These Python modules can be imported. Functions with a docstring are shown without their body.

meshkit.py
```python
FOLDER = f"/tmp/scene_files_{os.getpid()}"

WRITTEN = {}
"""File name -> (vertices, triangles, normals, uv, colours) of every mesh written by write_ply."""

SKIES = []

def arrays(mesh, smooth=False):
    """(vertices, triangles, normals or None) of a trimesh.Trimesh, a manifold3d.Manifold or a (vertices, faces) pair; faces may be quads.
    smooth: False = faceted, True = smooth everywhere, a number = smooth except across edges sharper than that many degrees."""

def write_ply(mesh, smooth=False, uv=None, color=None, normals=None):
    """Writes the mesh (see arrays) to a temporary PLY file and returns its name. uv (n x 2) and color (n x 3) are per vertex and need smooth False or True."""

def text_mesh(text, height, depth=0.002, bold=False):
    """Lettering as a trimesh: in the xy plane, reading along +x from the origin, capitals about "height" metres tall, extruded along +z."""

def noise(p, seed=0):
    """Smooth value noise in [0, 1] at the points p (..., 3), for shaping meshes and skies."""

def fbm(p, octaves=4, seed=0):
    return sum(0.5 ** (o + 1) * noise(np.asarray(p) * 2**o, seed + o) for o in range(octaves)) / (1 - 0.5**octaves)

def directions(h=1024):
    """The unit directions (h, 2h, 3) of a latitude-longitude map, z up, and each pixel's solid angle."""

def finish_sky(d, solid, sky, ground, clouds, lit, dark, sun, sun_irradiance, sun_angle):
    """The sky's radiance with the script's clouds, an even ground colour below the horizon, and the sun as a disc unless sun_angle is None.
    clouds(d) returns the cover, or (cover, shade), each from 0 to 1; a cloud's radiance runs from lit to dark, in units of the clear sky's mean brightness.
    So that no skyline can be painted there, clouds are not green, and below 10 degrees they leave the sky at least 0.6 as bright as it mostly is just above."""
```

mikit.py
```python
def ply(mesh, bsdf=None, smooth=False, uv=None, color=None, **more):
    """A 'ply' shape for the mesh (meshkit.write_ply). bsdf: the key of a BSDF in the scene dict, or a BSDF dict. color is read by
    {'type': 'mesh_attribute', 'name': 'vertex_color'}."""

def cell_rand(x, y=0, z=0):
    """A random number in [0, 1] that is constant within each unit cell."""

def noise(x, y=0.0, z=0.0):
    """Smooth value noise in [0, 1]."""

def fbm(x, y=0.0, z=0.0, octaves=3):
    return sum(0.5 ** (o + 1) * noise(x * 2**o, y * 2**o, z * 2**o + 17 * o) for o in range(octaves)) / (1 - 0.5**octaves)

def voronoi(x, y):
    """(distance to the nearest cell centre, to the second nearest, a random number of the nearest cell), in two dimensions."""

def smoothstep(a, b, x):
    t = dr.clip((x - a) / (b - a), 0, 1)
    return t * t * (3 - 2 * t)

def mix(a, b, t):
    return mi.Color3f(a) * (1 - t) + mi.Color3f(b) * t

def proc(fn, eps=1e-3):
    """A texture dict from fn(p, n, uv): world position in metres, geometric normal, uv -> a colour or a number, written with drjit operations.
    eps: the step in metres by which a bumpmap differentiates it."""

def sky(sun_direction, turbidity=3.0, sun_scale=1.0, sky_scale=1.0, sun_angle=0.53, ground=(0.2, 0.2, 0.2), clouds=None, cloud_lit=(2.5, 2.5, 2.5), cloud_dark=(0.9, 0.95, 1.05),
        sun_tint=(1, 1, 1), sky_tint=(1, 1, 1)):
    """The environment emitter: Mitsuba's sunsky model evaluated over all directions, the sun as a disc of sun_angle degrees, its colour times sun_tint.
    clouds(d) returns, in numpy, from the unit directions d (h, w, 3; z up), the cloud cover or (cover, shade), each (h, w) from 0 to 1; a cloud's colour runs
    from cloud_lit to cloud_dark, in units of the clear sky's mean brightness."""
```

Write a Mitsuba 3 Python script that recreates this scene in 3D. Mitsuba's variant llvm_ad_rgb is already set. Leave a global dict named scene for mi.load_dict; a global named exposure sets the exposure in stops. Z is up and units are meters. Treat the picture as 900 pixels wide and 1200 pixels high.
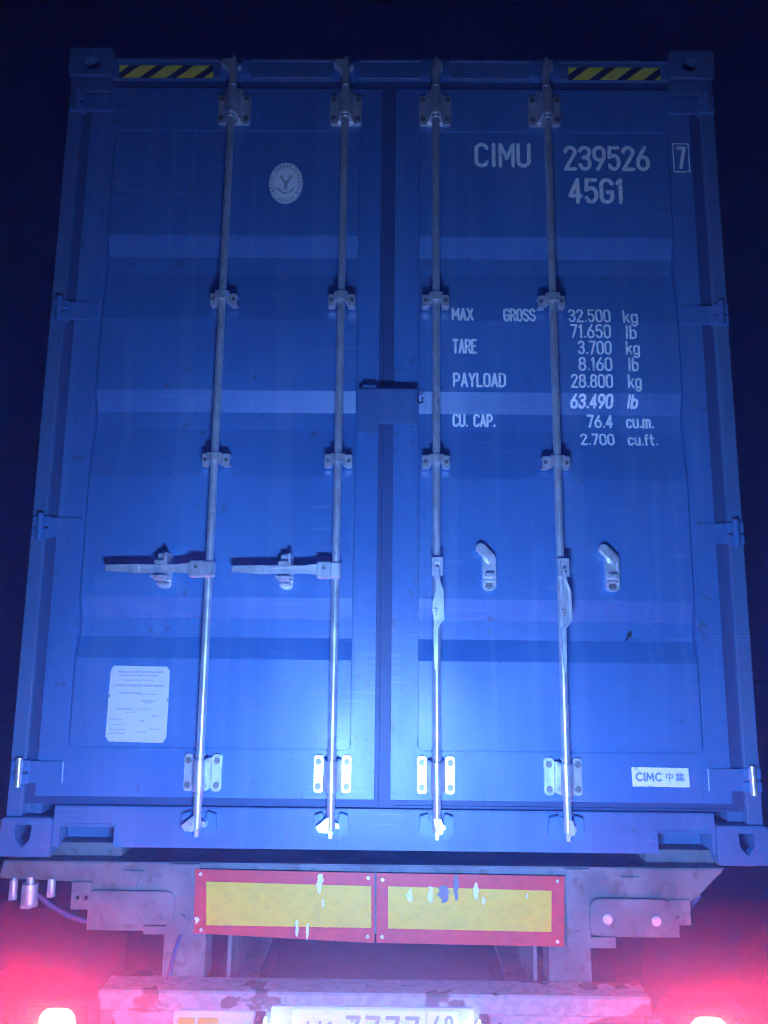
import math, random
import numpy as np, trimesh
import mitsuba as mi, drjit as dr
import mikit, meshkit
from shapely.geometry import Polygon, LineString, Point, box as sbox
from shapely.ops import unary_union
from shapely import affinity

T = mi.ScalarTransform4f
scene, labels = {}, {}
rng = random.Random(7)

# ------------------------------------------------------------------ camera
CAM = np.array([0.0095, -2.484, 1.913])
pitch, yaw, roll = 0.162323, -0.006956, 0.010164
_f = np.array([math.sin(yaw) * math.cos(pitch), math.cos(yaw) * math.cos(pitch), math.sin(pitch)])
_r = np.cross(_f, [0, 0, 1.0]); _r /= np.linalg.norm(_r)
_u = np.cross(_r, _f)
_up = -_r * math.sin(roll) + _u * math.cos(roll)
HAZE_DENSITY = (0.004, 0.036, 0.090)   # fine night haze: scatters blue most
scene['haze_medium'] = {'type': 'homogeneous', 'albedo': {'type': 'rgb', 'value': [0.95, 0.95, 0.95]},
                        'sigma_t': {'type': 'rgb', 'value': list(HAZE_DENSITY)}, 'phase': {'type': 'hg', 'g': 0.35}}
scene['camera'] = {'type': 'perspective', 'fov': math.degrees(2 * math.atan(450 / 860.5)), 'fov_axis': 'x',
                   'near_clip': 0.02, 'far_clip': 500.0,
                   'to_world': T().look_at(origin=CAM.tolist(), target=(CAM + _f).tolist(), up=_up.tolist()),
                   'medium': {'type': 'ref', 'id': 'haze_medium'}}

# ------------------------------------------------------------------ night sky, exposure
scene['sky'] = mikit.sky((0.2, 0.9, 0.08), turbidity=3, sun_scale=0.0, sky_scale=0.0004, sky_tint=(0.2, 0.6, 2.0), ground=(0.05, 0.05, 0.05))
scene['sky']['sampling_weight'] = 0.3
exposure = 3.0

# light of the lamps: the work lamp behind the photographer's feet and the two tail lamps
WORK_LIGHT = np.array([0.145, 0.35, 1.0]) * 112.0
TAIL_LIGHT = np.array([1.0, 0.008, 0.004]) * 380.0

PLATE_LIGHT = np.array([0.35, 0.7, 1.0]) * 2.2

# ------------------------------------------------------------------ materials
def V3(a): return mi.Color3f(*[float(x) for x in a])

def paint_color(p, n, uv): return worn_paint(p, BLUE_A, BLUE_B)
def frame_color(p, n, uv): return worn_paint(p, (0.050, 0.118, 0.26), (0.064, 0.145, 0.30))

def worn_paint(p, BLUE_A, BLUE_B):
    big = mikit.fbm(p.x * 1.7 + 3, p.z * 1.3, p.y * 2, 3)
    drip = mikit.fbm(p.x * 26, p.z * 1.1 + 9, p.y * 3, 3)
    fine = mikit.fbm(p.x * 60, p.z * 55, p.y * 60, 3)
    c = mikit.mix(V3(BLUE_A), V3(BLUE_B), mikit.smoothstep(0.3, 0.7, big))
    c = mikit.mix(c, V3(DUST), 0.26 * mikit.smoothstep(0.5, 0.75, drip) + 0.12 * mikit.smoothstep(0.55, 0.75, fine))
    scuff = mikit.noise(p.x * 9, p.z * 160, 3.0) * mikit.noise(p.x * 5 + 7, p.z * 12, 1.0)
    c = mikit.mix(c, V3(DUST), 0.35 * mikit.smoothstep(0.62, 0.72, scuff))
    rust = mikit.fbm(p.x * 34 + 11, p.z * 30, p.y * 30, 4)
    return mikit.mix(c, mi.Color3f(0.08, 0.045, 0.03), 0.35 * mikit.smoothstep(0.77, 0.80, rust))

BLUE_A, BLUE_B, DUST = (0.034, 0.128, 0.33), (0.047, 0.155, 0.38), (0.11, 0.21, 0.39)

def paint_wave(p, n, uv):
    return mikit.fbm(p.x * 2.6, p.z * 2.2, p.y * 2.5, 2) + 0.012 * mikit.fbm(p.x * 90, p.z * 90, p.y * 90, 2)

def paint_rough(p, n, uv):
    return 0.30 + 0.2 * mikit.fbm(p.x * 7, p.z * 5, p.y * 7, 3)

def two(d): return {'type': 'twosided', 'bsdf': d}
def rgb(*c): return {'type': 'rgb', 'value': list(c)}

scene['mat_paint'] = two({'type': 'bumpmap', 'arbitrary': mikit.proc(paint_wave, eps=4e-3), 'scale': 0.012,
    'bsdf': {'type': 'principled', 'base_color': mikit.proc(paint_color), 'roughness': mikit.proc(paint_rough), 'specular': 0.75}})

scene['mat_frame'] = two({'type': 'bumpmap', 'arbitrary': mikit.proc(paint_wave, eps=4e-3), 'scale': 0.012,
    'bsdf': {'type': 'principled', 'base_color': mikit.proc(frame_color), 'roughness': mikit.proc(paint_rough), 'specular': 0.55}})

def zinc_color(p, n, uv):
    s = mikit.fbm(p.x * 45, p.z * 30, p.y * 45, 3)
    c = mikit.mix(mi.Color3f(0.58, 0.61, 0.66), mi.Color3f(0.76, 0.79, 0.83), mikit.smoothstep(0.3, 0.7, s))
    d = mikit.fbm(p.x * 110 + 5, p.z * 70, p.y * 110, 3)
    return mikit.mix(c, mi.Color3f(0.24, 0.22, 0.21), 0.5 * mikit.smoothstep(0.7, 0.78, d))
def zinc_rough(p, n, uv):
    return 0.24 + 0.2 * mikit.fbm(p.x * 30, p.z * 20, p.y * 30, 3)
scene['mat_zinc'] = two({'type': 'principled', 'base_color': mikit.proc(zinc_color), 'metallic': 0.65, 'roughness': mikit.proc(zinc_rough)})
scene['mat_bolt'] = two({'type': 'principled', 'base_color': rgb(0.2, 0.19, 0.18), 'metallic': 0.6, 'roughness': 0.45})
scene['mat_rubber'] = two({'type': 'principled', 'base_color': rgb(0.03, 0.065, 0.17), 'roughness': 0.5, 'specular': 0.4})
scene['mat_dark'] = two({'type': 'principled', 'base_color': rgb(0.012, 0.012, 0.016), 'roughness': 0.8})

def white_color(p, n, uv):
    w = mikit.fbm(p.x * 70, p.z * 70, p.y * 40, 3)
    return mikit.mix(mi.Color3f(0.84, 0.88, 0.91), mi.Color3f(0.34, 0.42, 0.56), 0.7 * mikit.smoothstep(0.66, 0.76, w))
scene['mat_white'] = two({'type': 'principled', 'base_color': mikit.proc(white_color), 'roughness': 0.5})
scene['mat_plate'] = two({'type': 'principled', 'base_color': rgb(0.6, 0.64, 0.68), 'roughness': 0.5})
scene['mat_print'] = two({'type': 'principled', 'base_color': rgb(0.32, 0.37, 0.44), 'roughness': 0.6})
scene['mat_print_blue'] = two({'type': 'principled', 'base_color': rgb(0.12, 0.24, 0.5), 'roughness': 0.6})

def yellow_color(p, n, uv):
    w = mikit.fbm(p.x * 40, p.z * 60, p.y * 40, 3)
    return mikit.mix(mi.Color3f(0.66, 0.46, 0.02), mi.Color3f(0.61, 0.42, 0.022), mikit.smoothstep(0.35, 0.7, w))
def red_color(p, n, uv):
    w = mikit.fbm(p.x * 40, p.z * 60, p.y * 40, 3)
    return mikit.mix(mi.Color3f(0.56, 0.05, 0.035), mi.Color3f(0.5, 0.05, 0.04), mikit.smoothstep(0.35, 0.7, w))
scene['mat_yellow'] = two({'type': 'principled', 'base_color': mikit.proc(yellow_color), 'roughness': 0.45})
scene['mat_red'] = two({'type': 'principled', 'base_color': mikit.proc(red_color), 'roughness': 0.45})
scene['mat_tape_yellow'] = two({'type': 'principled', 'base_color': rgb(0.9, 0.7, 0.03), 'roughness': 0.4})
scene['mat_black'] = two({'type': 'principled', 'base_color': rgb(0.02, 0.022, 0.03), 'roughness': 0.6})

def chassis_color(p, n, uv):
    a = mikit.fbm(p.x * 9, p.z * 9, p.y * 9, 4)
    b = mikit.fbm(p.x * 45, p.z * 35, p.y * 45, 3)
    c = mikit.mix(mi.Color3f(0.115, 0.115, 0.125), mi.Color3f(0.18, 0.175, 0.18), mikit.smoothstep(0.3, 0.7, a))
    return mikit.mix(c, mi.Color3f(0.09, 0.06, 0.05), 0.5 * mikit.smoothstep(0.56, 0.75, b))
scene['mat_chassis'] = two({'type': 'principled', 'base_color': mikit.proc(chassis_color), 'roughness': 0.55, 'specular': 0.4})

def bar_color(p, n, uv):
    a = mikit.fbm(p.x * 11, p.z * 17, p.y * 11, 4)
    b = mikit.fbm(p.x * 60, p.z * 60, p.y * 60, 3)
    c = mikit.mix(mi.Color3f(0.30, 0.32, 0.34), mi.Color3f(0.24, 0.25, 0.26), mikit.smoothstep(0.4, 0.65, b))
    return mikit.mix(c, mi.Color3f(0.09, 0.085, 0.085), mikit.smoothstep(0.6, 0.64, a + 0.05 * (b - 0.5)))
scene['mat_bar'] = two({'type': 'principled', 'base_color': mikit.proc(bar_color), 'roughness': 0.5})

def road_color(p, n, uv):
    a = mikit.fbm(p.x * 60, p.y * 60, 0.0, 3)
    b = mikit.fbm(p.x * 0.8, p.y * 0.8, 0.0, 3)
    return mikit.mix(mi.Color3f(0.03, 0.03, 0.03), mi.Color3f(0.075, 0.072, 0.07), 0.6 * a + 0.4 * b)
scene['mat_road'] = two({'type': 'principled', 'base_color': mikit.proc(road_color), 'roughness': 0.85})
scene['mat_tyre'] = two({'type': 'principled', 'base_color': rgb(0.02, 0.02, 0.02), 'roughness': 0.8})
scene['mat_red_lens'] = two({'type': 'principled', 'base_color': rgb(0.5, 0.02, 0.02), 'roughness': 0.2})

# ------------------------------------------------------------------ helpers
cat_mesh = trimesh.util.concatenate

def add(key, mesh, mat, smooth=False, **more):
    base, k, i = key, key, 0
    while k in scene:
        i += 1; k = f'{base}_{i:03d}'
    scene[k] = mikit.ply(mesh, mat, smooth=smooth, **more)
    return k

def bx(x0, x1, y0, y1, z0, z1):
    m = trimesh.creation.box(extents=(x1 - x0, y1 - y0, z1 - z0))
    m.apply_translation(((x0 + x1) / 2, (y0 + y1) / 2, (z0 + z1) / 2))
    return m

def bevel_box(x0, x1, y0, y1, z0, z1, b=0.003):
    """box with all twelve edges chamfered"""
    v = []
    for sx, a in ((0, x0), (1, x1)):
        for sy, c in ((0, y0), (1, y1)):
            for sz, e in ((0, z0), (1, z1)):
                dx, dy, dz = (b if sx == 0 else -b), (b if sy == 0 else -b), (b if sz == 0 else -b)
                v += [(a, c + dy, e + dz), (a + dx, c, e + dz), (a + dx, c + dy, e)]
    return trimesh.convex.convex_hull(np.array(v))

def slab(poly, y_front, y_back, b=0.0015):
    """polygon in (x, z) extruded between y_front (nearer the camera, smaller y) and y_back, front edge stepped by b"""
    out = []
    def ext(pg, ya, yb):
        for g in getattr(pg, 'geoms', [pg]):
            if g.is_empty or g.area < 1e-8: continue
            m = trimesh.creation.extrude_polygon(g, abs(yb - ya), engine='earcut')
            v = m.vertices.copy()
            m.vertices = np.stack([v[:, 0], yb - v[:, 2], v[:, 1]], -1)
            out.append(m)
    if b > 0 and y_back - y_front > 2 * b:
        ext(poly, y_front + b, y_back)
        ext(poly.buffer(-b, join_style=2), y_front, y_front + b + 0.0004)
    else:
        ext(poly, y_front, y_back)
    m = cat_mesh(out)
    return m

def rrect(x0, x1, z0, z1, r):
    return sbox(x0 + r, z0 + r, x1 - r, z1 - r).buffer(r, quad_segs=6)

def tube(p0, p1, r, n=20, r1=None):
    p0, p1 = np.array(p0, float), np.array(p1, float)
    L = np.linalg.norm(p1 - p0)
    r1 = r if r1 is None else r1
    m = trimesh.creation.revolve([[0, 0], [r, 0], [r1, L], [0, L]], sections=n)
    m.apply_transform(trimesh.geometry.align_vectors([0, 0, 1], (p1 - p0) / L))
    m.apply_translation(p0)
    return m

def bolt_head(x, z, y, r=0.009, h=0.007, axis=(0, -1, 0)):
    m = trimesh.creation.cylinder(radius=r, height=h, sections=6)
    c = trimesh.creation.cylinder(radius=r * 1.35, height=0.002, sections=16)
    m = cat_mesh([m, c])
    m.apply_transform(trimesh.geometry.align_vectors([0, 0, 1], axis))
    m.apply_translation((x, y - h / 2, z))
    return m

# ------------------------------------------------------------------ stroke lettering (unit height, narrow gothic)
def arc(cx, cz, rx, rz, a0, a1, n=10):
    return [(cx + rx * math.cos(math.radians(a0 + (a1 - a0) * i / n)), cz + rz * math.sin(math.radians(a0 + (a1 - a0) * i / n))) for i in range(n + 1)]
W = 0.42; H2 = W / 2
def oval(z0=0.0, z1=1.0, x0=0.0, x1=W):
    rx, cx = (x1 - x0) / 2, (x0 + x1) / 2
    r = min(rx * 1.05, (z1 - z0) / 2)
    return arc(cx, z1 - r, rx, r, 0, 180) + arc(cx, z0 + r, rx, r, 180, 360) + [(x1, z1 - r)]
G = {
 '0': (W, [oval()]), 'O': (W, [oval()]),
 '1': (0.2, [[(0.02, 0.84), (0.14, 1), (0.14, 0)]]),
 '2': (W, [arc(H2, 0.78, H2, 0.22, 175, -10) + [(0, 0), (W, 0)]]),
 '3': (W, [arc(H2, 0.78, H2, 0.22, 165, -70) + [(0.16, 0.54)], [(0.16, 0.54)] + arc(H2, 0.27, H2, 0.27, 70, -165)]),
 '4': (W, [[(0.3, 0), (0.3, 1), (0, 0.28), (W, 0.28)]]),
 '5': (W, [[(W - 0.03, 1), (0.04, 1), (0.02, 0.55)] + arc(H2, 0.32, H2, 0.32, 130, -155)]),
 '6': (W, [oval(0, 0.58), [(0.0, 0.3), (0.02, 0.5), (0.3, 1.0)]]),
 '7': (W, [[(0, 1), (W, 1), (0.14, 0)]]),
 '8': (W, [oval(0, 0.54), oval(0.54, 1, 0.03, W - 0.03)]),
 '9': (W, [oval(0.42, 1), [(W, 0.7), (W - 0.02, 0.5), (0.14, 0)]]),
 'C': (W, [arc(H2, 0.78, H2, 0.22, 15, 180) + arc(H2, 0.22, H2, 0.22, 180, 345)]),
 'G': (W, [arc(H2, 0.78, H2, 0.22, 15, 180) + arc(H2, 0.22, H2, 0.22, 180, 360) + [(W, 0.45), (0.24, 0.45)]]),
 'I': (0.12, [[(0.06, 0), (0.06, 1)]]),
 'M': (0.5, [[(0, 0), (0, 1), (0.25, 0.35), (0.5, 1), (0.5, 0)]]),
 'U': (W, [[(0, 1)] + arc(H2, 0.21, H2, 0.21, 180, 360) + [(W, 1)]]),
 'A': (W, [[(0, 0), (H2, 1), (W, 0)], [(0.08, 0.3), (W - 0.08, 0.3)]]),
 'X': (W, [[(0, 0), (W, 1)], [(0, 1), (W, 0)]]),
 'R': (W, [[(0, 0), (0, 1), (0.2, 1)] + arc(0.2, 0.74, 0.22, 0.26, 90, -90) + [(0, 0.48)], [(0.2, 0.48), (W, 0)]]),
 'P': (W, [[(0, 0), (0, 1), (0.2, 1)] + arc(0.2, 0.72, 0.22, 0.28, 90, -90) + [(0, 0.44)]]),
 'S': (W, [arc(H2, 0.76, H2, 0.24, 20, 230) + [(H2, 0.52)] + arc(H2, 0.25, H2, 0.25, 50, -160)]),
 'T': (W, [[(0, 1), (W, 1)], [(H2, 1), (H2, 0)]]),
 'E': (0.36, [[(0.36, 1), (0, 1), (0, 0), (0.36, 0)], [(0, 0.52), (0.3, 0.52)]]),
 'Y': (W, [[(0, 1), (H2, 0.48), (W, 1)], [(H2, 0.48), (H2, 0)]]),
 'L': (0.36, [[(0, 1), (0, 0), (0.36, 0)]]),
 'D': (W, [[(0, 0), (0, 1), (0.18, 1)] + arc(0.18, 0.76, 0.24, 0.24, 90, 0) + arc(0.18, 0.24, 0.24, 0.24, 0, -90) + [(0, 0)]]),
 'K': (W, [[(0, 0), (0, 1)], [(W, 1), (0.02, 0.42)], [(0.14, 0.56), (W, 0)]]),
 '.': (0.1, [[(0.05, 0.02), (0.05, 0.05)]]),
 'k': (0.36, [[(0, 0), (0, 1)], [(0.34, 0.66), (0.02, 0.28)], [(0.13, 0.42), (0.36, 0)]]),
 'g': (0.38, [oval(0.0, 0.68, 0, 0.38), [(0.38, 0.68), (0.38, -0.1)] + arc(0.19, -0.1, 0.19, 0.18, 0, -160)]),
 'l': (0.12, [[(0.06, 0), (0.06, 1)]]),
 'b': (0.38, [oval(0.0, 0.66, 0, 0.38), [(0, 0), (0, 1)]]),
 'c': (0.36, [arc(0.18, 0.49, 0.18, 0.18, 20, 180) + arc(0.18, 0.18, 0.18, 0.18, 180, 340)]),
 'u': (0.36, [[(0, 0.68)] + arc(0.18, 0.18, 0.18, 0.18, 180, 360) + [(0.36, 0.68), (0.36, 0)]]),
 'm': (0.56, [[(0, 0), (0, 0.68)], [(0, 0.5)] + arc(0.14, 0.5, 0.14, 0.17, 180, 0) + [(0.28, 0)], [(0.28, 0.5)] + arc(0.42, 0.5, 0.14, 0.17, 180, 0) + [(0.56, 0)]]),
 'f': (0.26, [[(0.08, 0)] + arc(0.2, 0.82, 0.12, 0.18, 180, 80), [(0, 0.66), (0.24, 0.66)]]),
 't': (0.26, [[(0.08, 1), (0.08, 0.15)] + arc(0.2, 0.14, 0.12, 0.14, 180, 280), [(0, 0.66), (0.25, 0.66)]]),
 ' ': (0.3, []),
}
def text_poly(s, x0, x1, z0, z1, stroke, gap=0.2, shear=0.0):
    """lettering whose ink fills x0..x1 and whose capitals stand between z0 and z1"""
    h = z1 - z0 - stroke
    x, parts = 0.0, []
    for ch in s:
        w, strokes = G[ch]
        for st in strokes: parts.append([(x + a, b) for a, b in st])
        x += w + (gap if ch != '.' else gap * 0.8)
    tot = x - gap
    sx = (x1 - x0 - stroke) / tot
    lines = [LineString([(x0 + stroke / 2 + a * sx + shear * b * h, z0 + stroke / 2 + b * h) for a, b in p]).buffer(stroke / 2, quad_segs=4) for p in parts]
    return unary_union(lines)

# ------------------------------------------------------------------ the container doors' corrugated sheet
TROUGHS = [(3.343, 3.270, 3.206, 3.02), (2.752, 2.679, 2.615, 2.44), (2.025, 1.954, 1.891, 1.820)]
DEEP, SHEET = 0.033, 0.0045
def sheet_y(z):
    z = np.asarray(z, float)
    pz, py = [0.0], [SHEET]
    for a, b, c, d in reversed(TROUGHS):
        pz += [d, c, b, a]; py += [SHEET, DEEP, DEEP, SHEET]
    pz.append(9.0); py.append(SHEET)
    return np.interp(z, pz, py)

def decal(poly, off=0.0008, thick=0.0007, fold=True):
    """thin painted lettering or sticker lying on the sheet, following its folds"""
    m = slab(poly, -thick, 0.0, 0)
    if fold:
        v, f = trimesh.remesh.subdivide_to_size(m.vertices, m.faces, 0.02, max_iter=12)
        v = v.copy(); v[:, 1] += sheet_y(v[:, 2]) - off
        return trimesh.Trimesh(v, f, process=False)
    m.apply_translation((0, -off, 0))
    return m

C = 'shipping_container'
labels[C] = {'label': 'blue high cube shipping container with closed double doors resting on the trailer', 'category': 'shipping container'}

# doors ------------------------------------------------------------
DOOR_Z = (1.380, 3.944)
DOORS = [(-1.128, -0.031, -1.034, -0.108), (0.022, 1.122, 0.108, 1.040)]
door_keys = []
for i, (xa, xb, pa, pb) in enumerate(DOORS):
    frame = sbox(xa, DOOR_Z[0], xb, DOOR_Z[1]).difference(rrect(pa, pb, 1.535, 3.764, 0.02))
    prof = [(sheet_y(z).item(), z) for z in (1.53,)]
    zs = [1.53] + [z for tr in reversed(TROUGHS) for z in reversed(tr)] + [3.77]
    front = [(z, float(sheet_y(z))) for z in zs]
    n = len(front)
    xs = (pa + 0.004, pb - 0.004)
    V = []
    for x in xs:
        V += [(x, y, z) for z, y in front] + [(x, y + 0.004, z) for z, y in front]
    F = []
    for k in range(n - 1):
        o = 2 * n
        F += [(k, k + 1, o + k + 1), (k, o + k + 1, o + k)]
        F += [(n + k, o + n + k + 1, n + k + 1), (n + k, o + n + k, o + n + k + 1)]
        F += [(k, n + k + 1, k + 1), (k, n + k, n + k + 1), (o + k, o + k + 1, o + n + k + 1), (o + k, o + n + k + 1, o + n + k)]
    sheet = trimesh.Trimesh(np.array(V), np.array(F), process=False)
    back = bx(pa - 0.03, pb + 0.03, 0.042, 0.05, 1.50, 3.80)
    dk = add(f'{C}__door', slab(frame, 0.0, 0.0425, 0.0025), 'mat_paint')
    door_keys.append(dk)
    add(f'{dk}__corrugated_sheet', sheet, 'mat_paint')
    add(f'{dk}__backing', back, 'mat_paint')
labels[door_keys[0]] = {'label': 'left door with both locking handles swung out flat'}
labels[door_keys[1]] = {'label': 'right door carrying the white lettering'}
DL, DR = door_keys

# rubber seals round the doors --------------------------------------
def seal(x0, x1, z0, z1, w, y0=0.006, y1=0.03):
    ring = sbox(x0 - w, z0 - w, x1 + w, z1 + w).difference(sbox(x0 + 0.004, z0 + 0.004, x1 - 0.004, z1 - 0.004))
    return ring
lip_l = sbox(-1.1625, 1.3535, -0.0165, 3.981).difference(sbox(-1.1285, DOOR_Z[0] - 0.0005, -0.0305, DOOR_Z[1] + 0.0005))
lip_r = sbox(-0.0155, 1.3535, 1.1635, 3.981).difference(sbox(0.0215, DOOR_Z[0] - 0.0005, 1.1225, DOOR_Z[1] + 0.0005))
add(f'{DL}__rubber_seal', cat_mesh([slab(lip_l, 0.012, 0.03, 0.002), bx(-0.0365, -0.0305, 0.003, 0.012, 1.385, 3.94)]), 'mat_rubber')
ribs = cat_mesh([bx(-0.012, -0.004, 0.004, 0.010, 1.36, 3.97), bx(0.0105, 0.0175, 0.002, 0.010, 1.37, 3.96), bx(0.03, 1.12, 0.004, 0.010, 1.3565, 1.3625)])
add(f'{DR}__rubber_seal', cat_mesh([slab(lip_r, 0.010, 0.03, 0.002), ribs]), 'mat_rubber')

# hinges --------------------------------------------------------------
for dk, s, ox in ((DL, -1, 0.0), (DR, 1, 0.006)):
    for hz in (3.875, 3.042, 2.256, 1.455):
        x_in, x_out = s * 1.042 + ox, s * 1.192 + ox
        a, b = sorted((x_in, s * 1.155 + ox))
        blade = slab(rrect(a, b, hz - 0.034, hz + 0.034, 0.008), -0.007, 0.0, 0.0015)
        a2, b2 = sorted((s * 1.15 + ox, s * 1.206 + ox))
        lug = bevel_box(a2, b2, -0.016, 0.03, hz - 0.038, hz - 0.004, 0.003)
        lug2 = bevel_box(a2, b2, -0.016, 0.03, hz + 0.004, hz + 0.038, 0.003)
        weld = tube((x_in, -0.002, hz - 0.034), (x_in, -0.002, hz + 0.034), 0.004, 8)
        hk = add(f'{dk}__hinge', cat_mesh([blade, lug, lug2, weld]), 'mat_paint')
        pin = tube((s * 1.177 + ox, -0.019, hz - 0.044), (s * 1.177 + ox, -0.019, hz + 0.046), 0.0105, 14)
        add(f'{dk}__hinge_pin', pin, 'mat_zinc' if hz < 2 else 'mat_paint', smooth=40)

# corner posts, castings, header, sill -------------------------------
for s in (-1, 1):
    xa, xb = sorted((s * 1.1635, s * 1.213))
    body = [bevel_box(xa, xb, -0.006, 0.15, 1.318, 3.978, 0.003)]
    a, b = sorted((s * 1.115, s * 1.166))
    body.append(bx(a, b, 0.031, 0.15, 1.318, 3.978))
    add(f'{C}__corner_post', cat_mesh(body), 'mat_frame')

def slot_poly(cx, cz, w, h, pointed=False):
    if pointed:
        p = Polygon([(cx - w / 2, cz + h * .28), (cx - w * .18, cz + h / 2), (cx, cz + h * .38), (cx + w * .18, cz + h / 2), (cx + w / 2, cz + h * .28), (cx + w * .42, cz - h * .2), (cx, cz - h / 2), (cx - w * .42, cz - h * .2)])
        return p.buffer(-0.006).buffer(0.006)
    return affinity.scale(Point(cx, cz).buffer(0.5, quad_segs=10), w, h)
cast = [(-1.219, -1.053, 3.978, 4.096, slot_poly(-1.128, 4.028, 0.060, 0.052)), (1.053, 1.219, 3.978, 4.096, slot_poly(1.126, 4.035, 0.058, 0.055)),
        (-1.219, -1.057, 1.2, 1.318, slot_poly(-1.147, 1.268, 0.054, 0.082, True)), (1.057, 1.219, 1.2, 1.318, slot_poly(1.151, 1.270, 0.054, 0.084, True))]
for x0, x1, z0, z1, hole in cast:
    face = rrect(x0, x1, z0, z1, 0.012).difference(hole)
    shell = cat_mesh([slab(face, -0.022, 0.012, 0.003), bx(x0 + 0.004, x1 - 0.004, 0.0115, 0.16, z1 - 0.03, z1 - 0.004), bx(x0 + 0.004, x1 - 0.004, 0.0115, 0.16, z0 + 0.004, z0 + 0.03),
                      bx(x0 + 0.004, x0 + 0.03, 0.0115, 0.16, z0 + 0.03, z1 - 0.03), bx(x1 - 0.03, x1 - 0.004, 0.0115, 0.16, z0 + 0.03, z1 - 0.03), bx(x0 + 0.03, x1 - 0.03, 0.13, 0.16, z0 + 0.03, z1 - 0.03)])
    add(f'{C}__corner_casting', shell, 'mat_frame')
# weld-on cover plates below the top castings
for s in (-1, 1):
    a, b = sorted((s * 1.052, s * 1.205))
    add(f'{C}__gusset_plate', slab(rrect(a, b, 3.918, 3.972, 0.006), -0.012, 0.012, 0.002), 'mat_frame')

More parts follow.
